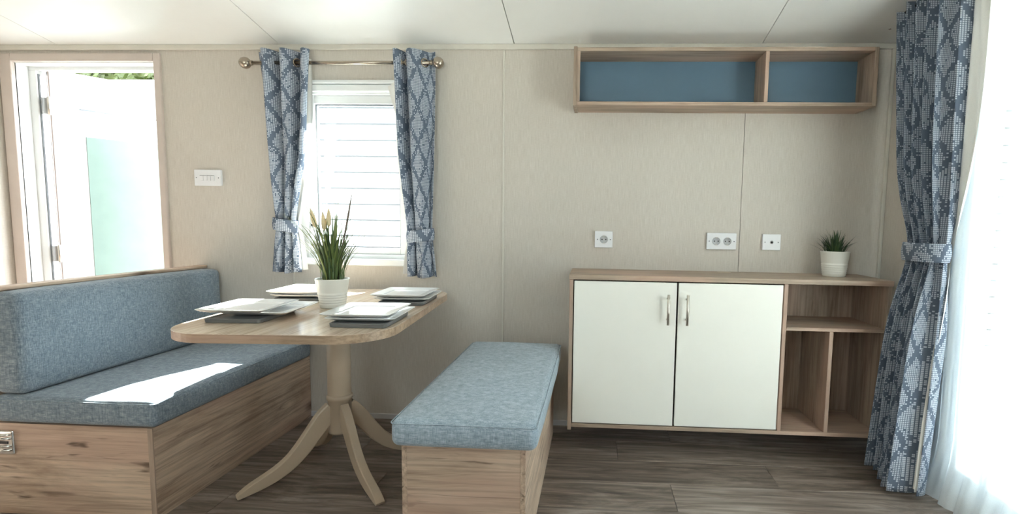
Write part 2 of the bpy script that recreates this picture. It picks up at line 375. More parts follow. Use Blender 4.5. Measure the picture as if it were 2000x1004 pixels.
# back wall panels (with door and window openings)
DX0, DX1, DZ = -3.165, -2.362, 1.912
WX0, WX1, WZ0, WZ1 = -1.600, -0.970, 0.872, 1.805
T = 0.10
wb = tag(boxes('wall_back', [(XL, DX0-0.0125, 0.012, T, 0, 2.05), (DX0-0.0125, DX1+0.0125, 0.012, T, DZ+0.0105, 2.05), (DX1+0.0125, WX0, 0.012, T, 0, 2.05), (WX0, WX1, 0.012, T, 0, WZ0), (WX0, WX1, 0.012, T, WZ1, 2.05), (WX1, XR+T, 0.012, T, 0, 2.05)], M['seam']), kind='structure')
seams = [XL, -1.633, -0.490, 0.741, XR]
for i, (a, b_) in enumerate(zip(seams, seams[1:])):
    g = 0.0013; a += g; b_ -= g; y = (0.0, 0.0125)
    if i == 0: L = [(a, DX0, *y, 0, 2.03), (DX0, DX1, *y, DZ, 2.03), (DX1, b_, *y, 0, 2.03)]
    elif i == 1: L = [(a, WX0, *y, 0, 2.03), (WX0, WX1, *y, 0, WZ0), (WX0, WX1, *y, WZ1, 2.03), (WX1, b_, *y, 0, 2.03)]
    else: L = [(a, b_, *y, 0, 2.03)]
    boxes('wall_panel', L, M['wall'], wb)
box('cover_strip', -0.493, -0.483, -0.005, 0.001, 0.03, 1.972, M['trimcream'], wb, 0.002, 2)
box('cover_strip', -1.640, -1.630, -0.004, 0.001, 0.03, 1.972, M['trimcream'], wb, 0.002, 2)
box('corner_strip', XR-0.016, XR, -0.016, 0.001, 0.03, 1.972, M['trimcream'], wb, 0.004, 2)
tag(box('baseboard_back', DX1, XR, -0.007, 0.0, 0.0, 0.030, M['skirting'], bev=0.002), kind='structure')
tag(box('trim_1', XL, XR, -0.014, 0.0, 1.970, 1.9975, M['trimcream'], bev=0.004, seg=2), kind='structure')
# left wall
wl = tag(boxes('wall_left', [(XL-0.06, XL-0.002, YR, YB+0.012, 0, 2.4)], M['seam']), kind='structure')
boxes('wall_panel', [(XL-0.003, XL, YR, -1.222, 0, 2.38)], M['wall'], wl); boxes('wall_panel', [(XL-0.003, XL, -1.219, YB, 0, 2.38)], M['wall'], wl)
# right wall with the patio opening
PY0, PY1, PZ0, PZ1 = -1.66, -0.57, 0.05, 2.02
wr = tag(boxes('wall_right', [(XR+0.003, XR+T, PY1, YB+T, 0, 2.40), (XR+0.003, XR+T, YR, PY0, 0, 2.40), (XR+0.003, XR+T, PY0, PY1, PZ1, 2.40), (XR+0.003, XR+T, PY0, PY1, 0, PZ0)], M['siding']), kind='structure')
boxes('wall_panel', [(XR, XR+0.0035, PY1, YB, 0, 2.38)], M['wall'], wr)
boxes('wall_panel', [(XR, XR+0.0035, YR, PY0, 0, 2.38)], M['wall'], wr)
boxes('wall_panel', [(XR, XR+0.0035, PY0, PY1, PZ1, 2.38), (XR, XR+0.0035, PY0, PY1, 0, PZ0)], M['wall'], wr)
# rear wall (behind the camera) with a small opening added for fill light
RW0, RW1, RZ0, RZ1 = -1.0, -0.2, 1.0, 1.75
wq = tag(boxes('wall_rear', [(XL, RW0, YR-T, YR-0.003, 0, 2.05), (RW1, XR, YR-T, YR-0.003, 0, 2.05), (RW0, RW1, YR-T, YR-0.003, 0, RZ0), (RW0, RW1, YR-T, YR-0.003, RZ1, 2.05)], M['siding']), kind='structure')
boxes('wall_panel', [(XL, RW0, YR-0.004, YR, 0, 2.03)], M['wall'], wq); boxes('wall_panel', [(RW1, XR, YR-0.004, YR, 0, 2.03)], M['wall'], wq)
boxes('wall_panel', [(RW0, RW1, YR-0.004, YR, 0, RZ0), (RW0, RW1, YR-0.004, YR, RZ1, 2.03)], M['wall'], wq)
# ceiling: vaulted, boards with fine joints
cb = bmesh.new()
L = [[(XL-.1, YB+T, zc(0)+0.010-SLOPE*T), (XL-.1, -1.56, zc(-1.56)+0.010), (XL-.1, YR-T, zc(YR)+0.010-SLOPE*T), (XL-.1, YR-T, 2.6), (XL-.1, YB+T, 2.6)]]
L.append([(XR+.1, p[1], p[2]) for p in L[0]]); rings(cb, L)
ce = tag(fin('ceiling', cb, M['seam']), kind='structure')
cs = [XL, -2.894, -1.668, -0.434, 0.806, XR]
for a, b_ in zip(cs, cs[1:]):
    for (ya, yb) in ((0.0, -1.558), (-1.562, YR)):
        bm = bmesh.new(); g = 0.0022
        A = [(a+g, ya, zc(ya)), (a+g, yb, zc(yb)), (a+g, yb, zc(yb)+0.0105), (a+g, ya, zc(ya)+0.0105)]
        rings(bm, [A, [(b_-g, p[1], p[2]) for p in A]]); fin('ceiling_panel', bm, M['ceiling'], ce)

# entrance door (opens outwards)
dr = thing('door_1', 'white entrance door standing open behind the bench seat', None, (-2.76, 0.05, 0), kind='structure')
AW = 0.066
box('architrave', DX0-AW, DX0, -0.014, 0.006, 0, DZ+0.042, M['architrave'], dr, 0.005, 2)
box('architrave', DX1, DX1+0.036, -0.014, 0.006, 0, DZ+0.042, M['architrave'], dr, 0.005, 2)
box('architrave', DX0, DX1, -0.014, 0.006, DZ, DZ+0.042, M['architrave'], dr, 0.005, 2)
box('jamb_lining', DX0-0.012, DX0, 0.006, 0.075, 0, DZ, M['upvc'], dr); box('jamb_lining', DX1, DX1+0.012, 0.006, 0.075, 0, DZ, M['upvc'], dr)
box('head_lining', DX0, DX1, 0.006, 0.075, DZ-0.004, DZ+0.010, M['upvc'], dr)
box('door_frame', DX0-0.012, DX0+0.042, 0.075, 0.13, 0, DZ-0.021, M['upvc'], dr, 0.004, 2); box('door_frame', DX1-0.014, DX1+0.012, 0.075, 0.13, 0, DZ-0.021, M['upvc'], dr, 0.004, 2)
box('door_frame', DX0-0.012, DX1+0.012, 0.075, 0.13, DZ-0.022, DZ+0.01, M['upvc'], dr, 0.004, 2)
box('weather_seal', DX0+0.042, DX0+0.048, 0.082, 0.090, 0, DZ-0.04, M['gasket'], dr, 0)
box('threshold', DX0, DX1, 0.0, 0.14, -0.02, 0.02, M['steel'], dr)
TH = R(57); dv = Vector((math.cos(TH), math.sin(TH), 0)); hp = Vector((-3.077, 0.100, 0))
XF = Matrix.Translation(hp) @ Matrix.Rotation(TH, 4, 'Z')
leaf = box('door_leaf', 0.0, 0.745, -0.0, 0.042, 0.03, 1.905, M['upvc'], dr, 0.004, 2, XF)
box('edge_seal', -0.004, 0.0005, 0.030, 0.042, 0.03, 1.905, M['gasket'], leaf, 0, 1, XF)
box('edge_band', -0.003, 0.0005, 0.001, 0.030, 0.03, 1.905, M['edge'], leaf, 0, 1, XF)
for z in (1.70,):
    box('panel_moulding', 0.12, 0.64, -0.006, 0.001, z, z+0.008, M['gasket'] if z > 1 else M['upvc'], leaf, 0, 1, XF)
box('frosted_panel', 0.14, 0.62, -0.004, 0.001, 0.20, 1.55, M['frost'], leaf, 0.001, 1, XF)
for z in (0.87, 1.70):
    h_ = box('hinge', -0.034, -0.006, 0.0, 0.030, z-0.045, z+0.045, M['plasticgrey'], dr, 0.004, 2, XF)
    lathe('hinge_pin', [(0.008, -0.05), (0.008, 0.05)], M['steel'], h_, tuple(XF @ Vector((-0.008, -0.006, z))), 12)

# back window
wi = thing('window_1', 'white framed window above the dining table', None, (-1.285, 0.03, WZ0), kind='structure')
def frame(name, x0, x1, z0, z1, wd, y0, y1, m, par, wt=None, wbm=None):
    wt = wt or wd; wbm = wbm or wd
    box(name, x0, x0+wd, y0, y1, z0, z1, m, par, 0.004, 2); box(name, x1-wd, x1, y0, y1, z0, z1, m, par, 0.004, 2)
    box(name, x0+wd, x1-wd, y0, y1, z1-wt, z1, m, par, 0.004, 2); box(name, x0+wd, x1-wd, y0, y1, z0, z0+wbm, m, par, 0.004, 2)
frame('outer_frame', WX0, WX1, WZ0, WZ1, 0.045, 0.02, 0.09, M['upvc'], wi, 0.055, 0.035)
frame('sash', WX0+0.045, WX1-0.045, WZ0+0.035, WZ1-0.055, 0.040, 0.035, 0.085, M['upvc'], wi, 0.045, 0.036)
frame('gasket', WX0+0.085, WX1-0.085, WZ0+0.071, WZ1-0.100, 0.007, 0.045, 0.058, M['gasket'], wi)
box('pane', WX0+0.084, WX1-0.084, 0.058, 0.064, WZ0+0.070, WZ1-0.099, M['glass'], wi, 0)
box('architrave', WX0-0.004, WX1+0.004, -0.010, 0.022, WZ1-0.004, WZ1+0.014, M['upvc'], wi, 0.004, 2)
box('blind_cassette', WX0+0.01, WX1-0.01, 0.0, 0.035, WZ1-0.044, WZ1-0.006, M['upvc'], wi, 0.008, 3)
box('window_sill', WX0-0.012, WX1+0.012, -0.022, 0.03, WZ0-0.024, WZ0+0.012, M['upvc'], wi, 0.005, 2)
hb = box('handle_base', WX0+0.055, WX0+0.075, 0.018, 0.036, 1.00, 1.07, M['upvc'], wi, 0.003, 2)
lathe('keyhole', [(0.006, 0), (0.006, -0.004)], M['black'], hb, (WX0+0.065, 0.018, 1.06), 12, 'y')
box('latch_arm', WX0+0.058, WX0+0.072, 0.006, 0.020, 0.97, 1.045, M['upvc'], hb, 0.003, 2)

# patio door
pt = thing('window_2', 'tall patio door in the right wall behind the voile', None, (XR+0.05, -1.5, 0.05), kind='structure')
def pbox(n, y0, y1, z0, z1, m, par, x0=XR+0.012, x1=XR+0.082, bev=0.004): return box(n, x0, x1, y0, y1, z0, z1, m, par, bev, 2)
pbox('outer_frame', PY1-0.06, PY1, PZ0, PZ1, M['upvc'], pt); pbox('outer_frame', PY0, PY0+0.06, PZ0, PZ1, M['upvc'], pt)
pbox('outer_frame', PY0+0.06, PY1-0.06, PZ1-0.07, PZ1, M['upvc'], pt); pbox('outer_frame', PY0+0.06, PY1-0.06, PZ0, PZ0+0.09, M['upvc'], pt)
for y in (-0.772, -1.20):
    pbox('mullion', y-0.022, y+0.022, PZ0+0.09, PZ1-0.07, M['upvc'], pt)
for a, b_ in ((-0.63, -0.750), (-0.794, -1.178), (-1.222, -1.60)):
    pbox('pane', b_, a, PZ0+0.085, PZ1-0.065, M['glass'], pt, XR+0.044, XR+0.050, 0)
# rear window, out of view, added to give frontal fill light
rwn = thing('added_fill_window', 'small white framed window added behind the camera for fill light', None, (-0.6, YR, RZ0), kind='structure')
frame('outer_frame', RW0, RW1, RZ0, RZ1, 0.05, YR-0.09, YR-0.02, M['upvc'], rwn)
box('pane', RW0+0.05, RW1-0.05, YR-0.06, YR-0.054, RZ0+0.05, RZ1-0.05, M['glass'], rwn, 0)

# ================================================================== OUTSIDE
tag(box('ground', -40, 40, -40, 40, -0.60, -0.45, M['paving'], bev=0), kind='structure')
nb = thing('neighbouring_caravan', 'white clapboard caravan standing outside beyond the window', 'caravan', (-4, 4.3, -0.45))
box('wall_core', -14, 5, 3.75, 6.2, -0.45, 2.70, M['siding'], nb, 0)
nz = 16; z = -0.30
bm = bmesh.new(); A = [(-14, 3.745, 0), (-14, 3.715, 0.0), (-14, 3.738, 0.196), (-14, 3.745, 0.196)]; rings(bm, [A, [(5, p[1], p[2]) for p in A]])
first = fin('siding_board', bm, M['siding'], nb); first.location.z = z
jn = box('board_joint', -14, 5, 3.712, 3.746, -0.018, 0.0, M['joint'], nb, 0); jn.location.z = z
for i in range(1, 15):
    for src in (first, jn): o = src.copy(); C.objects.link(o); o.location.z = z + 0.2*i
box('roof', -14.1, 5.1, 3.66, 6.3, 2.66, 2.81, M['siding'], nb, 0.01)
hg = bmesh.new(); rng = random.Random(3)
for i in range(9000):
    p = Vector((rng.uniform(-16, -4.0), rng.uniform(7.2, 7.7), rng.uniform(2.2, 4.6)))
    q = Vector((rng.gauss(0, 1), rng.gauss(-0.6, 1), rng.gauss(0.4, 1))).normalized(); a = q.orthogonal().normalized(); b_ = q.cross(a); s = rng.uniform(0.05, 0.11)
    vs = [hg.verts.new(p + a*s), hg.verts.new(p + b_*s*0.5), hg.verts.new(p - a*s), hg.verts.new(p - b_*s*0.5)]; hg.faces.new(vs)
me = bpy.data.meshes.new('foliage'); hg.to_mesh(me); hg.free()
hd_ = thing('hedge', 'tall green hedge above the white caravan outside the door', 'hedge', (-10, 7.6, -0.45))
fo = link('foliage', me, M['hedge'], hd_); tag(fo, kind='stuff')
box('core', -16, -4, 7.6, 8.2, -0.45, 4.5, M['hedge'], hd_, 0.05)

# ================================================================== FURNITURE
# --- bench seat with backrest (left)
s = thing('dinette_bench', 'fixed bench seat with blue-grey cushions and tall backrest beside the table', 'bench', (-1.85, -0.5, 0))
LZ = 0.342; LY = -1.012
box('end_panel', -2.186, -1.574, LY, LY+0.018, 0.0, LZ, M['ox'], s, 0.001)
box('front_panel', -1.575, -1.557, LY+0.004, -0.004, 0.0, LZ, M['oy'], s, 0.001)
box('edge_strip', -1.575, -1.556, LY-0.0015, LY+0.004, 0.0, LZ, M['cz'], s, 0.0008)
box('seat_board', -2.16, -1.575, LY+0.018, -0.004, LZ-0.018, LZ, M['oy'], s, 0)
box('back_panel', -2.168, -2.150, LY+0.0185, -0.004, 0.0, 0.818, M['oy'], s, 0.001)
box('top_rail', -2.172, -2.120, LY-0.004, -0.004, 0.818, 0.832, M['oy'], s, 0.003, 2)
cu = cushion('seat_cushion', -2.149, -1.540, -1.020, -0.015, LZ+0.002, 0.442, 0.022, M['fabric'], s, (0.006, 0.004, 0.004), 1)
def seamloop(x0, x1, y0, y1, z, r, par, m, n=8):
    pts = [(p[0], p[1], z) for p in rrect((x0+x1)/2, (y0+y1)/2, (x1-x0)/2, (y1-y0)/2, r, z, n)]
    tube('seam', pts, 0.0022, m, par, 6, True)
seamloop(-2.146, -1.5415, -1.0185, -0.018, 0.430, 0.012, cu, M['fabric'])
bcsh = cushion('backrest_cushion', -2.148, -2.03, -1.012, -0.02, 0.446, 0.815, 0.028, M['fabric'], s, (0.012, 0.003, 0.003), 3)
k = box('catch_plate', -2.176, -2.0785, LY-0.008, LY+0.001, 0.228, 0.316, M['chrome'], s, 0.004, 2); tag(k, 'chrome catch on the end panel')
for zz in (0.243, 0.258, 0.286, 0.300):
    tube('ridge', [(-2.17, LY-0.010, zz), (-2.12, LY-0.012, zz-0.002), (-2.089, LY-0.010, zz+0.002)], 0.0045, M['chrome'], k, 8)
box('slot', -2.18, -2.096, LY-0.0105, LY-0.007, 0.267, 0.277, M['black'], k, 0.001)

# --- padded stool bench (centre)
b = thing('bench', 'low oak box bench with pale blue cushion between table and sideboard', 'bench', (-0.395, -0.65, 0))
BX0, BX1, BY0, BY1, BZ = -0.589, -0.200, -1.180, -0.115, 0.398
box('front_panel', BX0+0.016, BX1-0.016, BY0, BY0+0.018, 0, BZ, M['ox'], b, 0.0008)
box('side_panel', BX0, BX0+0.016, BY0-0.001, BY1, 0, BZ, M['oy'], b, 0.001); box('side_panel', BX1-0.016, BX1, BY0-0.001, BY1, 0, BZ, M['oy'], b, 0.001)
box('back_panel', BX0+0.016, BX1-0.016, BY1-0.018, BY1, 0, BZ, M['ox'], b, 0.0008)
box('seat_board', BX0+0.016, BX1-0.016, BY0+0.018, BY1-0.018, BZ-0.018, BZ, M['oy'], b, 0)
bc = cushion('cushion', -0.616, -0.163, -1.208, -0.135, BZ+0.001, 0.486, 0.026, M['fabric_l'], b, (0.006, 0.010, 0.004), 5)
seamloop(-0.6145, -0.1635, -1.2065, -0.14, 0.476, 0.014, bc, M['fabric_l'])

# --- dining table
t = thing('dining_table', 'oak pedestal dining table with rounded corners on splayed legs', 'table', (-1.084, -0.60, 0))
TCX, TCY, TRZ = -1.072, -0.615, R(4.2)
bm = bmesh.new(); HX, HY, TR = 0.368, 0.558, 0.175
loops = [rrect(TCX, TCY, HX-0.001, HY-0.001, TR, z_, 12, TRZ) for z_ in (0.7300,)]
rings(bm, [rrect(TCX, TCY, HX-0.0012, HY-0.0012, TR-0.0012, 0.702, 12, TRZ), rrect(TCX, TCY, HX-0.0012, HY-0.0012, TR-0.0012, 0.7296, 12, TRZ), rrect(TCX, TCY, HX-0.0022, HY-0.0022, TR-0.0022, 0.7300, 12, TRZ)])
tp = fin('tabletop', bm, M['table'], t)
bm = bmesh.new(); lo = [rrect(TCX, TCY, HX, HY, TR, z_, 12, TRZ) for z_ in (0.7015, 0.7295)]
li = [rrect(TCX, TCY, HX-0.0014, HY-0.0014, TR-0.0014, z_, 12, TRZ) for z_ in (0.7295, 0.7015)]
vs = rings(bm, lo+li, True, False, False); n_ = len(vs[0])
for i in range(n_): bm.faces.new((vs[3][i], vs[3][(i+1) % n_], vs[0][(i+1) % n_], vs[0][i]))
fin('edge_band', bm, M['tableedge'], tp)
PC = (-1.084, -0.60, 0)
lathe('post', [(0.050, 0.335), (0.0475, 0.345), (0.0470, 0.42), (0.0475, 0.60), (0.049, 0.685), (0.049, 0.690)], M['beech'], t, PC)
lathe('top_plate', [(0.12, 0.690), (0.12, 0.702)], M['gasket'], t, PC, 24)
lathe('hub', [(0.030, 0.178), (0.046, 0.182), (0.047, 0.19), (0.047, 0.325), (0.053, 0.329), (0.053, 0.343), (0.048, 0.348)], M['beech'], t, PC)
legkey = [(0.030, 0.285, 0.047), (0.065, 0.255, 0.046), (0.105, 0.205, 0.043), (0.150, 0.148, 0.040), (0.195, 0.102, 0.036), (0.245, 0.069, 0.033), (0.295, 0.047, 0.029), (0.340, 0.031, 0.023), (0.372, 0.018, 0.015), (0.392, 0.009, 0.007)]
legprof = []
for i in range(len(legkey)-1):
    p = [legkey[max(0, min(len(legkey)-1, i+k_))] for k_ in (-1, 0, 1, 2)]
    for q in range(3):
        u = q/3; legprof.append(tuple(0.5*((2*b_) + (-a+c_)*u + (2*a-5*b_+4*c_-d_)*u*u + (-a+3*b_-3*c_+d_)*u**3) for a, b_, c_, d_ in zip(*p)))
legprof.append(legkey[-1])
for ang, ll in ((222, 0.985), (-42, 0.965), (138, 0.95), (42, 0.95)):
    bm = bmesh.new(); a = R(ang); d = Vector((math.cos(a), math.sin(a), 0)); nn = Vector((-d.y, d.x, 0)); L = []
    for i, (r_, z_, hh) in enumerate(legprof):
        i0, i1 = max(i-1, 0), min(i+1, len(legprof)-1)
        tr_, tz_ = legprof[i1][0]-legprof[i0][0], legprof[i1][1]-legprof[i0][1]; q = math.hypot(tr_, tz_); ur, uz = -tz_/q, tr_/q
        w_ = 0.0175; c0 = Vector(PC) + d*(r_*ll); hh *= 0.80
        pts = []
        for (sn, su) in ((-1, -0.86), (-0.8, -1), (0.8, -1), (1, -0.86), (1, 0.86), (0.8, 1), (-0.8, 1), (-1, 0.86)):
            p = c0 + d*(ur*hh*su) + nn*(w_*sn) + Vector((0, 0, z_+uz*hh*su)); p.z = max(p.z, 0.0008); pts.append(tuple(p))
        L.append(pts)
    rings(bm, L); fin('leg', bm, M['beech'], t)

# --- plates
def square_plate(cx, cy_, z, hx, hy, rz, m, label, cat, group, kind='flare'):
    bm = bmesh.new(); q = lambda k, dz, r: rrect(cx, cy_, hx*k, hy*k, r, z+dz, 5, rz)
    if kind == 'flare':
        L = [q(0.74, 0.0, 0.02), q(0.78, 0.001, 0.02), q(0.93, 0.0080, 0.018), q(0.985, 0.0122, 0.016), q(1.0, 0.0137, 0.015), q(0.992, 0.0148, 0.015), q(0.96, 0.0144, 0.016), q(0.70, 0.0092, 0.018), q(0.665, 0.0062, 0.02), q(0.63, 0.0050, 0.02)]
    else:
        L = [q(0.955, 0.0, 0.012), q(0.985, 0.0015, 0.012), q(1.0, 0.013, 0.012), q(0.99, 0.0150, 0.012), q(0.90, 0.0150, 0.012), q(0.86, 0.0125, 0.012)]
    rings(bm, L)
    o = fin(kind == 'flare' and 'square_plate' or 'charger_plate', bm, m)
    # origin at the base of the plate
    off = Vector((cx, cy_, z)); o.data.transform(Matrix.Translation(-off)); o.location = off
    return tag(o, label, cat, group)
where = {'A': 'at the front left corner of the table', 'B': 'at the front right corner of the table', 'C': 'at the back right corner under the window', 'D': 'at the back left corner behind the pot'}
spots = {'A': (-1.270, -0.880, 4, (0.050, 0.050)), 'B': (-0.815, -0.900, 3, (0.012, 0.012)), 'C': (-0.850, -0.430, 3, (0.010, 0.010)), 'D': (-1.330, -0.405, 4, (0.016, 0.006))}
for k_, (x, y, rz, (ox_, oy_)) in spots.items():
    square_plate(x+0.015, y-0.010, 0.7302, 0.097, 0.125, R(rz), M['slate'], 'dark grey square plate, bottom of the stack ' + where[k_], 'plate', 'dark bottom plates', 'slab')
    square_plate(x+ox_, y+oy_, 0.7454, 0.120, 0.134, R(rz+1), M['porcelain'], 'white square plate, middle of the stack ' + where[k_], 'plate', 'white square plates')
    square_plate(x, y, 0.7604, 0.119, 0.133, R(rz), M['porcelain'], 'white square plate, topmost of the stack ' + where[k_], 'plate', 'white square plates')

# --- potted grasses
def ribbed_pot(c, rb, rt, h, par):
    prof = [(rb*0.93, 0.0), (rb, 0.003)]
    z_ = 0.10*h
    def rad(zz): return rb + (rt-rb)*zz/h
    for i in range(5):
        zz = 0.10*h + i*0.085*h; prof += [(rad(zz), zz), (rad(zz)+0.0012, zz+0.020*h), (rad(zz)+0.0012, zz+0.05*h), (rad(zz)-0.0004, zz+0.07*h)]
    prof += [(rad(0.55*h), 0.55*h), (rad(0.95*h), 0.95*h), (rt+0.0015, 0.97*h), (rt+0.0015, h*0.995), (rt-0.001, h), (rt-0.004, h*0.99), (rt-0.006, 0.86*h)]
    p = lathe('pot', prof, M['pot'], par, c, 44, 'z', True, False)
    lathe('soil', [(0.001, 0.885*h), (rt-0.006, 0.88*h)], M['soil'], par, c, 24, 'z', True, False)
    return p
def blade(c, ang, r0, reach, height, wd, m, par, droop=0.0, name='blade', n=6):
    d = Vector((math.cos(ang), math.sin(ang), 0)); s_ = Vector((-d.y, d.x, 0)); L = []
    for i in range(n+1):
        u = i/n; rr = r0 + reach*u**1.7; z_ = height*(u - droop*u**3); w_ = wd*(1-u**2.2)*(0.55+0.45*min(1, u*5)) + 0.0004
        p = Vector(c) + d*rr + Vector((0, 0, z_))
        L.append([tuple(p - s_*w_), tuple(p + d*w_*0.35 - Vector((0, 0, w_*0.2))), tuple(p + s_*w_)])
    bm = bmesh.new(); rings(bm, L, False)
    me = bpy.data.meshes.new(name); bm.to_mesh(me); bm.free()
    return link(name, me, m, par, True)
g1 = thing('potted_grass', 'tall artificial grass in a ribbed ivory pot on the dining table', 'plant', (-1.083, -0.640, 0.7303))
c1 = (-1.083, -0.640, 0.7303); ribbed_pot(c1, 0.0485, 0.0655, 0.120, g1)
rng = random.Random(11); cc = (c1[0], c1[1], c1[2]+0.105)
for i in range(130):
    a = rng.uniform(0, 2*math.pi); r0 = rng.uniform(0.004, 0.046)
    if i < 52: hgt, rch, dr_ = rng.uniform(0.16, 0.33), rng.uniform(0.0, 0.05), 0.0
    elif i < 112: hgt, rch, dr_ = rng.uniform(0.19, 0.33), rng.uniform(0.04, 0.175), rng.uniform(0.05, 0.42)
    else: hgt, rch, dr_ = rng.uniform(0.09, 0.17), rng.uniform(0.04, 0.09), rng.uniform(0, 0.2)
    blade(cc, a, r0, rch, hgt, rng.uniform(0.0024, 0.0042), M['grass'], g1, dr_)
for (ang, rch, hgt) in ((R(185), 0.075, 0.33), (R(190), 0.03, 0.35), (R(350), 0.03, 0.355), (R(10), 0.05, 0.33)): blade(cc, ang, 0.012, rch, hgt, 0.0026, M['grass'], g1, 0.02)
for i in range(16):
    sd_ = 0 if i % 2 else math.pi
    blade(cc, sd_ + rng.uniform(-0.6, 0.6), rng.uniform(0.015, 0.045), rng.uniform(0.06, 0.10), rng.uniform(0.16, 0.29), rng.uniform(0.0022, 0.0036), M['grass'], g1, rng.uniform(0.15, 0.4), n=8)
# dry spike and straw seed heads
sx = Vector(cc)
tube('dry_spike', [sx+Vector((0.028, 0, 0)), sx+Vector((0.045, 0, 0.14)), sx+Vector((0.075, 0, 0.28)), sx+Vector((0.092, 0, 0.37))], [0.0024, 0.0028, 0.0044, 0.0010], M['brownblade'], g1, 6)
for (dx, zt, tilt) in ((-0.022, 0.285, -0.006), (-0.004, 0.300, 0.002), (-0.058, 0.295, -0.02)):
    st_ = tube('stem', [sx+Vector((dx*0.4, -0.005, 0)), sx+Vector((dx*0.8, -0.008, 0.12)), sx+Vector((dx, -0.01, zt-0.075))], 0.0011, M['grass'], g1, 5)
    p0 = sx+Vector((dx, -0.01, zt-0.075)); dz = Vector((tilt, 0, 0.075))
    tube('seed_head', [p0, p0+dz*0.15, p0+dz*0.5, p0+dz*0.8, p0+dz*1.05], [0.001, 0.0085, 0.0098, 0.0062, 0.0008], M['seed'], st_, 9)
g2 = thing('potted_grass', 'short dark green grass in a ribbed white pot on the sideboard', 'plant', (1.166, -0.130, 0.857))
c2 = (1.166, -0.130, 0.857); ribbed_pot(c2, 0.0515, 0.0655, 0.122, g2)
cc = (c2[0], c2[1], c2[2]+0.108)
for i in range(120):
    a = rng.uniform(0, 2*math.pi); r0 = rng.uniform(0.003, 0.05); k_ = r0/0.05
    blade(cc, a, r0, rng.uniform(0.008, 0.085)*(0.3+k_*0.75), rng.uniform(0.06, 0.118)*(1.05-0.4*k_*rng.random()), rng.uniform(0.0022, 0.0036), M['darkgrass'], g2, rng.uniform(0, 0.25)*k_)

# --- sideboard
sb = thing('sideboard', 'oak sideboard with two cream doors and open compartments', 'sideboard', (0.61, -0.165, 0.113))
SY = -0.329; IN = SY+0.002
box('top', -0.1185, 1.342, SY-0.003, -0.001, 0.8338, 0.857, M['cx'], sb, 0.0015)
box('side_panel', -0.116, -0.0985, SY, -0.001, 0.113, 0.8336, M['cz'], sb); box('side_panel', 1.3195, 1.337, SY, -0.001, 0.113, 0.8336, M['cz'], sb)
box('bottom_panel', -0.0983, 1.3193, SY, -0.001, 0.127, 0.1447, M['cx'], sb)
box('divider', 0.8625, 0.8795, SY, -0.016, 0.1449, 0.8336, M['cz'], sb)
box('shelf', 0.8797, 1.3193, SY+0.001, -0.016, 0.6195, 0.6362, M['cx'], sb); box('upright', 1.0745, 1.0925, SY+0.001, -0.016, 0.1449, 0.6193, M['cz'], sb)
box('back_panel', -0.0983, 1.3193, -0.0155, -0.002, 0.1449, 0.8336, M['cz'], sb, 0)
for (x0, x1, hx_) in ((-0.0935, 0.3790, 0.338), (0.3875, 0.8575, 0.4255)):
    d = box('door', x0, x1, SY+0.0005, SY+0.0175, 0.1500, 0.8280, M['cream'], sb, 0.0015, 2)
    h_ = tube('handle', [(hx_, SY-0.030, 0.636), (hx_, SY-0.030, 0.776)], 0.0058, M['steel'], d, 14)
    for zz in (0.658, 0.754): tube('handle_post', [(hx_, SY+0.002, zz), (hx_, SY-0.030, zz)], 0.0042, M['steel'], d, 10)
lathe('cable_grommet', [(0.001, 0.8575), (0.030, 0.8578), (0.034, 0.8590), (0.036, 0.8571)], M['beech'], sb, (0.655, -0.055, 0), 30, 'z', True, False)

# --- wall shelf
us = thing('wall_shelf', 'long oak wall shelf with slate blue back mounted under the ceiling', 'shelf', (0.58, -0.085, 1.656))
UY = -0.171
box('side_panel', -0.122, -0.1045, UY-0.002, -0.001, 1.656, 1.931, M['cz'], us); box('side_panel', 1.272, 1.290, UY, -0.001, 1.660, 1.927, M['cz'], us)
box('edge_lipping', -0.1043, -0.0905, UY, UY+0.012, 1.6765, 1.9095, M['cz'], us, 0.0005)
box('top_panel', -0.1043, 1.2718, UY, -0.001, 1.9095, 1.927, M['cx'], us); box('bottom_panel', -0.1043, 1.2718, UY, -0.001, 1.659, 1.6763, M['cx'], us)
box('divider', 0.777, 0.7945, UY+0.001, -0.008, 1.6765, 1.9093, M['cz'], us)
box('back_panel', -0.1043, 0.7768, -0.009, -0.001, 1.6765, 1.9093, M['bluepanel'], us, 0); box('back_panel', 0.7947, 1.2718, -0.009, -0.001, 1.6765, 1.9093, M['bluepanel'], us, 0)

# --- sockets and switch
def eplate(name, label, cat, x0, x1, z0, z1):
    o = thing(name, label, cat, ((x0+x1)/2, 0, z0))
    box('back_box', x0+0.001, x1-0.001, -0.010, -0.0002, z0+0.001, z1-0.001, M['plastic'], o, 0.001); box('face_plate', x0, x1, -0.016, -0.010, z0, z1, M['plastic'], o, 0.003, 3)
    return o
def euro(o, cx, cz_):
    w_ = lathe('socket_well', [(0.0205, -0.0162), (0.0205, -0.0180), (0.0190, -0.0180), (0.0180, -0.0164)], M['plasticgrey'], o, (cx, 0, cz_), 30, 'y', True, True)
    for dx in (-0.0095, 0.0095): lathe('pin_hole', [(0.0032, -0.0163), (0.0032, -0.0168)], M['black'], w_, (cx+dx, 0, cz_), 12, 'y')
    for dz in (-0.0185, 0.0185): box('earth_clip', cx-0.004, cx+0.004, -0.0186, -0.0165, cz_+dz-0.002, cz_+dz+0.002, M['steel'], w_, 0.0005)
def screw(o, cx, cz_): lathe('screw', [(0.0030, -0.0158), (0.0030, -0.0166), (0.001, -0.0168)], M['gasket'], o, (cx, 0, cz_), 12, 'y')
so = eplate('wall_socket', 'single white round-pin wall socket left of the double socket', 'socket', -0.004, 0.089, 0.969, 1.055); euro(so, 0.0435, 1.012); screw(so, 0.010, 1.012); screw(so, 0.077, 1.012)
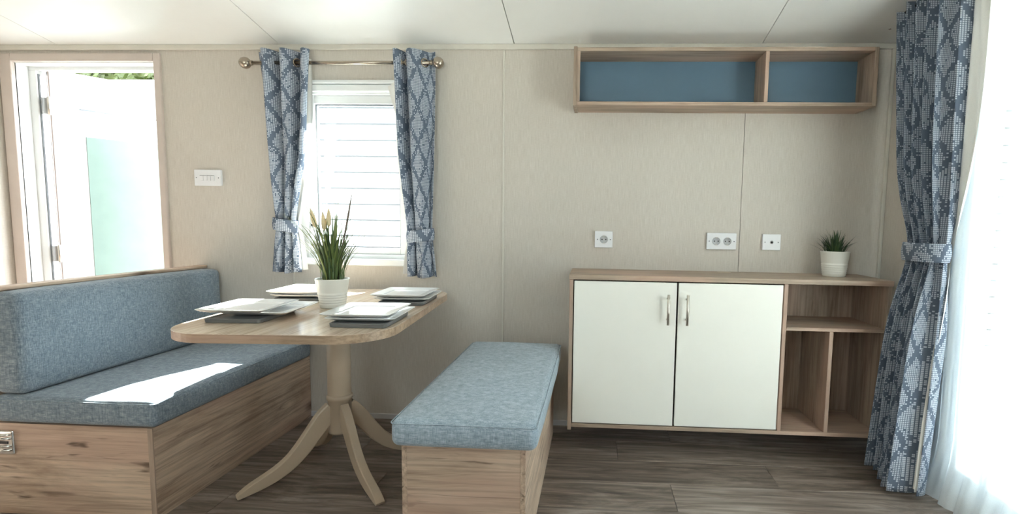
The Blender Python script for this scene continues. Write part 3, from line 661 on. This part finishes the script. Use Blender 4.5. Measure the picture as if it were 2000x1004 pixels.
so = eplate('wall_socket', 'double white wall socket with two round outlets above the sideboard', 'socket', 0.572, 0.722, 0.971, 1.056); euro(so, 0.620, 1.0135); euro(so, 0.676, 1.0135); screw(so, 0.584, 1.0135); screw(so, 0.710, 1.0135)
so = eplate('aerial_socket', 'white aerial socket with one small hole beside the potted grass', 'socket', 0.853, 0.945, 0.972, 1.054); screw(so, 0.866, 1.013); screw(so, 0.932, 1.013)
cxn = lathe('connector', [(0.0085, -0.0158), (0.0085, -0.0185), (0.005, -0.0185)], M['plasticgrey'], so, (0.899, 0, 1.013), 20, 'y'); lathe('connector_hole', [(0.0050, -0.0184), (0.0050, -0.0188)], M['black'], cxn, (0.899, 0, 1.013), 16, 'y')
so = eplate('light_switch', 'white four-gang light switch on the wall between door and window', 'switch', -2.162, -2.013, 1.261, 1.347); screw(so, -2.149, 1.304); screw(so, -2.026, 1.304)
for i in range(4):
    x = -2.129 + 0.0205*i; r_ = box('rocker', x+0.0008, x+0.0197, -0.0195, -0.0155, 1.288, 1.318, M['plastic'], so, 0.0012, 1); box('rocker_gap', x+0.0015, x+0.019, -0.0203, -0.0193, 1.3145, 1.3165, M['gasket'], r_, 0)
    if i: box('rocker_joint', x-0.0006, x+0.0006, -0.0165, -0.0155, 1.290, 1.318, M['gasket'], so, 0)

# ================================================================== CURTAINS
def lerp_tab(tab, v):
    for (a, *p), (b_, *q) in zip(tab, tab[1:]):
        if v <= b_:
            u = (v-a)/(b_-a); u = max(0, u); return [x+(y-x)*u for x, y in zip(p, q)]
    return list(tab[-1][1:])
def smooth_tab(tab, v, w_=0.03):
    r_ = [lerp_tab(tab, max(tab[0][0], min(tab[-1][0], v+d))) for d in (-w_, -w_/2, 0, w_/2, w_)]
    return [sum(c)/5 for c in zip(*r_)]
def cloth(name, fn, uvw, uvh, nu, nv, m, par, thick=0.0, uo=0.0, vo=0.0):
    me = bpy.data.meshes.new(name); V = []; F = []; 
    for j in range(nv+1):
        for i in range(nu+1): V.append(fn(i/nu, j/nv))
    for j in range(nv):
        for i in range(nu): a = j*(nu+1)+i; F.append((a, a+1, a+nu+2, a+nu+1))
    me.from_pydata(V, [], F); uv = me.uv_layers.new(name='uv')
    for p in me.polygons:
        for li_, vi in zip(p.loop_indices, p.vertices):
            i, j = vi % (nu+1), vi//(nu+1); uv.data[li_].uv = (uo+uvw*i/nu, vo+uvh*(1-j/nv))
    o = link(name, me, m, par, True)
    if thick:
        md = o.modifiers.new('cloth', 'SOLIDIFY'); md.thickness = thick; md.offset = 0
    return o
def band(name, cx, cy_, z0, z1, rx, ry, m, par, axis_tilt=0.0, rot=0.0):
    def fn(u, v):
        a = 2*math.pi*u; bul = 1+0.05*math.sin(math.pi*v); x, y = rx*bul*math.cos(a), ry*bul*math.sin(a)
        return (cx+x*math.cos(rot)-y*math.sin(rot), cy_+x*math.sin(rot)+y*math.cos(rot), z1+(z0-z1)*v + axis_tilt*math.cos(a))
    return cloth(name, fn, 2*math.pi*max(rx, ry)*0.8, z1-z0, 48, 8, m, par, 0.004)
def ring(name, c, rad, r, m, par, axis):
    pts = []
    for i in range(20):
        a = 2*math.pi*i/20; u, v = rad*math.cos(a), rad*math.sin(a)
        pts.append(Vector(c) + {'x': Vector((0, u, v)), 'y': Vector((u, 0, v)), 'xy': Vector((u*0.7071, u*0.7071, v)), 'yx': Vector((u*0.7071, -u*0.7071, v))}[axis])
    return tube(name, pts, r, m, par, 8, True)
RY, RZ = -0.085, 1.881
rod = thing('curtain_rod', 'satin nickel curtain rod with ball finials above the window', 'curtain rod', (-1.285, RY, RZ))
tube('rod', [(-1.765, RY, RZ), (-0.845, RY, RZ)], 0.0095, M['nickel'], rod, 16)
for x, sgn in ((-1.765, -1), (-0.845, 1)):
    f_ = lathe('finial', [(0.0095, 0), (0.013, 0.003*sgn), (0.013, 0.008*sgn), (0.008, 0.012*sgn)] + [(0.029*math.sin(R(q))+0.0001, sgn*(0.040-0.029*math.cos(R(q)))) for q in (18, 40, 65, 90, 115, 140, 165, 180)], M['nickel'], rod, (x, RY, RZ), 24, 'x')
for x in (-1.60, -0.99):
    br = tube('bracket', [(x, -0.002, RZ-0.005), (x, RY, RZ-0.013)], 0.006, M['nickel'], rod, 10); lathe('bracket_base', [(0.020, -0.001), (0.020, -0.006), (0.012, -0.010)], M['nickel'], br, (x, 0, RZ-0.005), 20, 'y')
def small_curtain(label, tab, ztop, zbot, nf, ph, tie, cw, eyes, amp0, loc, lin_side, gp, ltab):
    o = thing('curtain', label, 'curtain', loc, 'window curtains')
    H_ = ztop-zbot
    def fn(u, v):
        z_ = ztop - H_*v; xl, xr = smooth_tab(tab, ztop-z_)
        e = abs((z_-tie)/0.16); g = 1-0.45*math.exp(-e*e)
        A = amp0*g*(1-0.25*v)
        f_ = math.sin(2*math.pi*(nf*u**gp)+ph + 0.35*math.sin(3*v+u*4))
        f2 = 0.18*math.sin(2*math.pi*(nf*2.3*u)+1.3+4*v)*min(1, v*3)
        x = xl+(xr-xl)*u + 0.008*math.cos(2*math.pi*nf*u**gp+ph)*min(1, 6*u*(1-u)*4)
        return (x, RY + A*(f_+f2) - 0.006, z_ + 0.004*math.sin(9*u)*(v > 0.98))
    p = cloth('curtain_panel', fn, cw, H_, 110, 60, M['curtain'], o, 0.002)
    def fl_(u, v):
        z_ = ztop-0.03 - (H_-0.03-0.012)*v; xl, xr = smooth_tab(tab, ztop-z_); g = 1-0.8*math.exp(-((z_-tie)/0.14)**2)
        lo_ = lerp_tab(ltab, ztop-z_)[0]
        if lin_side < 0: x0, x1 = xl-lo_, xl+0.05
        else: x0, x1 = xr-0.05, xr+lo_
        return (x0+(x1-x0)*u, RY+0.030 + 0.010*math.sin(9*u+5*v)*(0.4+v*0.6), z_)
    cloth('lining', fl_, 0.1, H_, 24, 40, M['lining'], o)
    xl, xr = smooth_tab(tab, ztop-tie)
    band('tieback', (xl+xr)/2, RY-0.006, tie-0.031, tie+0.031, (xr-xl)/2+0.006, amp0*0.55+0.018, M['curtain'], o, 0.008*(-lin_side))
    for (ex, ax) in eyes: ring('eyelet', (ex, RY, RZ), 0.0185, 0.0040, M['nickel'], o, ax)
    return o
small_curtain('patterned blue-grey curtain tied back at the left of the window', [(0, -1.742, -1.452), (0.10, -1.732, -1.460), (0.52, -1.700, -1.492), (0.80, -1.676, -1.552), (0.88, -1.668, -1.563), (0.95, -1.684, -1.548), (1.13, -1.703, -1.537)], 1.940, 0.812, 2.9, 0.5, 1.060, 0.54,
              [(-1.680, 'xy'), (-1.600, 'yx'), (-1.530, 'xy'), (-1.478, 'yx')], 0.044, (-1.6, RY, 0.812), 1, 1.0, [(0, -0.02), (0.3, 0.004), (0.8, 0.010), (0.9, 0.004), (1.13, 0.012)])
small_curtain('patterned blue-grey curtain tied back at the right of the window', [(0, -1.026, -0.826), (0.10, -1.020, -0.826), (0.52, -1.000, -0.834), (0.86, -0.966, -0.840), (0.92, -0.962, -0.840), (1.0, -0.966, -0.832), (1.14, -0.966, -0.818)], 1.940, 0.802, 2.2, 1.4, 1.017, 0.40,
              [(-1.000, 'yx'), (-0.955, 'xy'), (-0.872, 'xy')], 0.036, (-0.92, RY, 0.802), -1, 0.55, [(0, 0.0), (0.13, 0.0), (0.16, 0.062), (0.30, 0.030), (0.55, 0.034), (0.80, 0.026), (0.92, 0.006), (1.00, 0.026), (1.14, 0.042)])
# patio curtain (floor length), voile and pole
CP = 1.352
pole = thing('curtain_pole', 'nickel curtain pole running along the patio wall', 'curtain rod', (CP, -1.4, 2.045))
tube('pole', [(CP, -0.16, 2.045), (CP, -1.8, 2.045)], 0.012, M['nickel'], pole, 16)
lathe('finial', [(0.012, 0), (0.014, 0.004), (0.010, 0.010)] + [(0.026*math.sin(R(q))+0.0001, 0.034-0.026*math.cos(R(q))) for q in (20, 50, 90, 130, 160, 180)], M['nickel'], pole, (CP, -0.16, 2.045), 20, 'y')
for y in (-0.22, -1.7): tube('bracket', [(XR, y, 2.045), (CP, y, 2.032)], 0.007, M['nickel'], pole, 10)
bigc = thing('curtain', 'floor-length patterned blue-grey curtain tied back beside the patio door', 'curtain', (1.33, -0.45, 0.02))
tabY = [(0, -0.205, -0.610), (0.30, -0.252, -0.612), (0.70, -0.320, -0.612), (1.00, -0.392, -0.612), (1.09, -0.402, -0.606), (1.20, -0.395, -0.612), (1.6, -0.385, -0.630), (2.08, -0.370, -0.655)]
def bigfn(u, v):
    z_ = 2.085-2.060*v; ya, yb = smooth_tab(tabY, 2.085-z_, 0.05)
    e = (z_-0.995)/0.20; g = 1-0.60*math.exp(-e*e); lean = -0.062*max(0, (v-0.52)/0.48)
    f_ = math.sin(2*math.pi*5.4*u + 0.9 + 0.5*math.sin(2.5*v+3*u)); f2 = 0.20*math.sin(2*math.pi*11.3*u+2+3*v)
    A = 0.052*g*(0.9+0.35*v)
    return (CP+0.008+lean+A*(f_+f2) - 0.03*u*max(0, v-0.5), ya+(yb-ya)*u + 0.012*math.cos(2*math.pi*5.4*u+0.9), z_ + 0.012*math.sin(7*u)*(v > 0.985))
cloth('curtain_panel', bigfn, 1.45, 2.06, 190, 90, M['curtain'], bigc, 0.002)
def liningfn(u, v):
    z_ = 2.08-2.035*v; ya, yb = smooth_tab(tabY, 2.085-z_, 0.05); e = (z_-0.995)/0.24; g = 1-0.90*math.exp(-e*e)
    y0, y1_ = yb+0.03, yb-0.088*g*(1-0.35*v)*(1 if v < 0.5 else max(0.12, 1-4*(v-0.5)))
    return (CP+0.045+(0.016*math.sin(9*u+4*v)+0.009*math.sin(17*u-11*v))*g*u - 0.09*max(0, (v-0.52)/0.48), y0+(y1_-y0)*u, z_)
cloth('lining', liningfn, 0.2, 2.0, 30, 60, M['lining'], bigc)
band('tieback', CP+0.006, -0.504, 0.962, 1.036, 0.062, 0.117, M['curtain'], bigc, 0.0)
for i, y in enumerate((-0.235, -0.345, -0.455, -0.56)): ring('eyelet', (CP, y, 2.045), 0.022, 0.005, M['nickel'], bigc, 'xy' if i % 2 else 'yx')
sh = thing('voile_curtain', 'sheer white voile hanging across the patio door', 'curtain', (1.425, -1.5, 0.0))
def shfn(u, v):
    y = -0.50-0.85*u; f_ = math.sin(2*math.pi*9*u + 1.5*math.sin(3*u)) + 0.4*math.sin(2*math.pi*21*u+2*v)
    fl2 = 0.04*max(0, v-0.9)/0.1
    return (1.432 + 0.008*f_*(0.6+0.5*v) - fl2, y - 0.02*v, 2.03-2.026*v)
cloth('voile_panel', shfn, 0.78, 2.03, 150, 24, M['sheer'], sh)
tube('voile_wire', [(1.432, -0.46, 2.032), (1.432, -1.62, 2.032)], 0.003, M['plastic'], sh, 8)
for r_ in _roots:
    if '_loc' in r_: del r_['_loc']
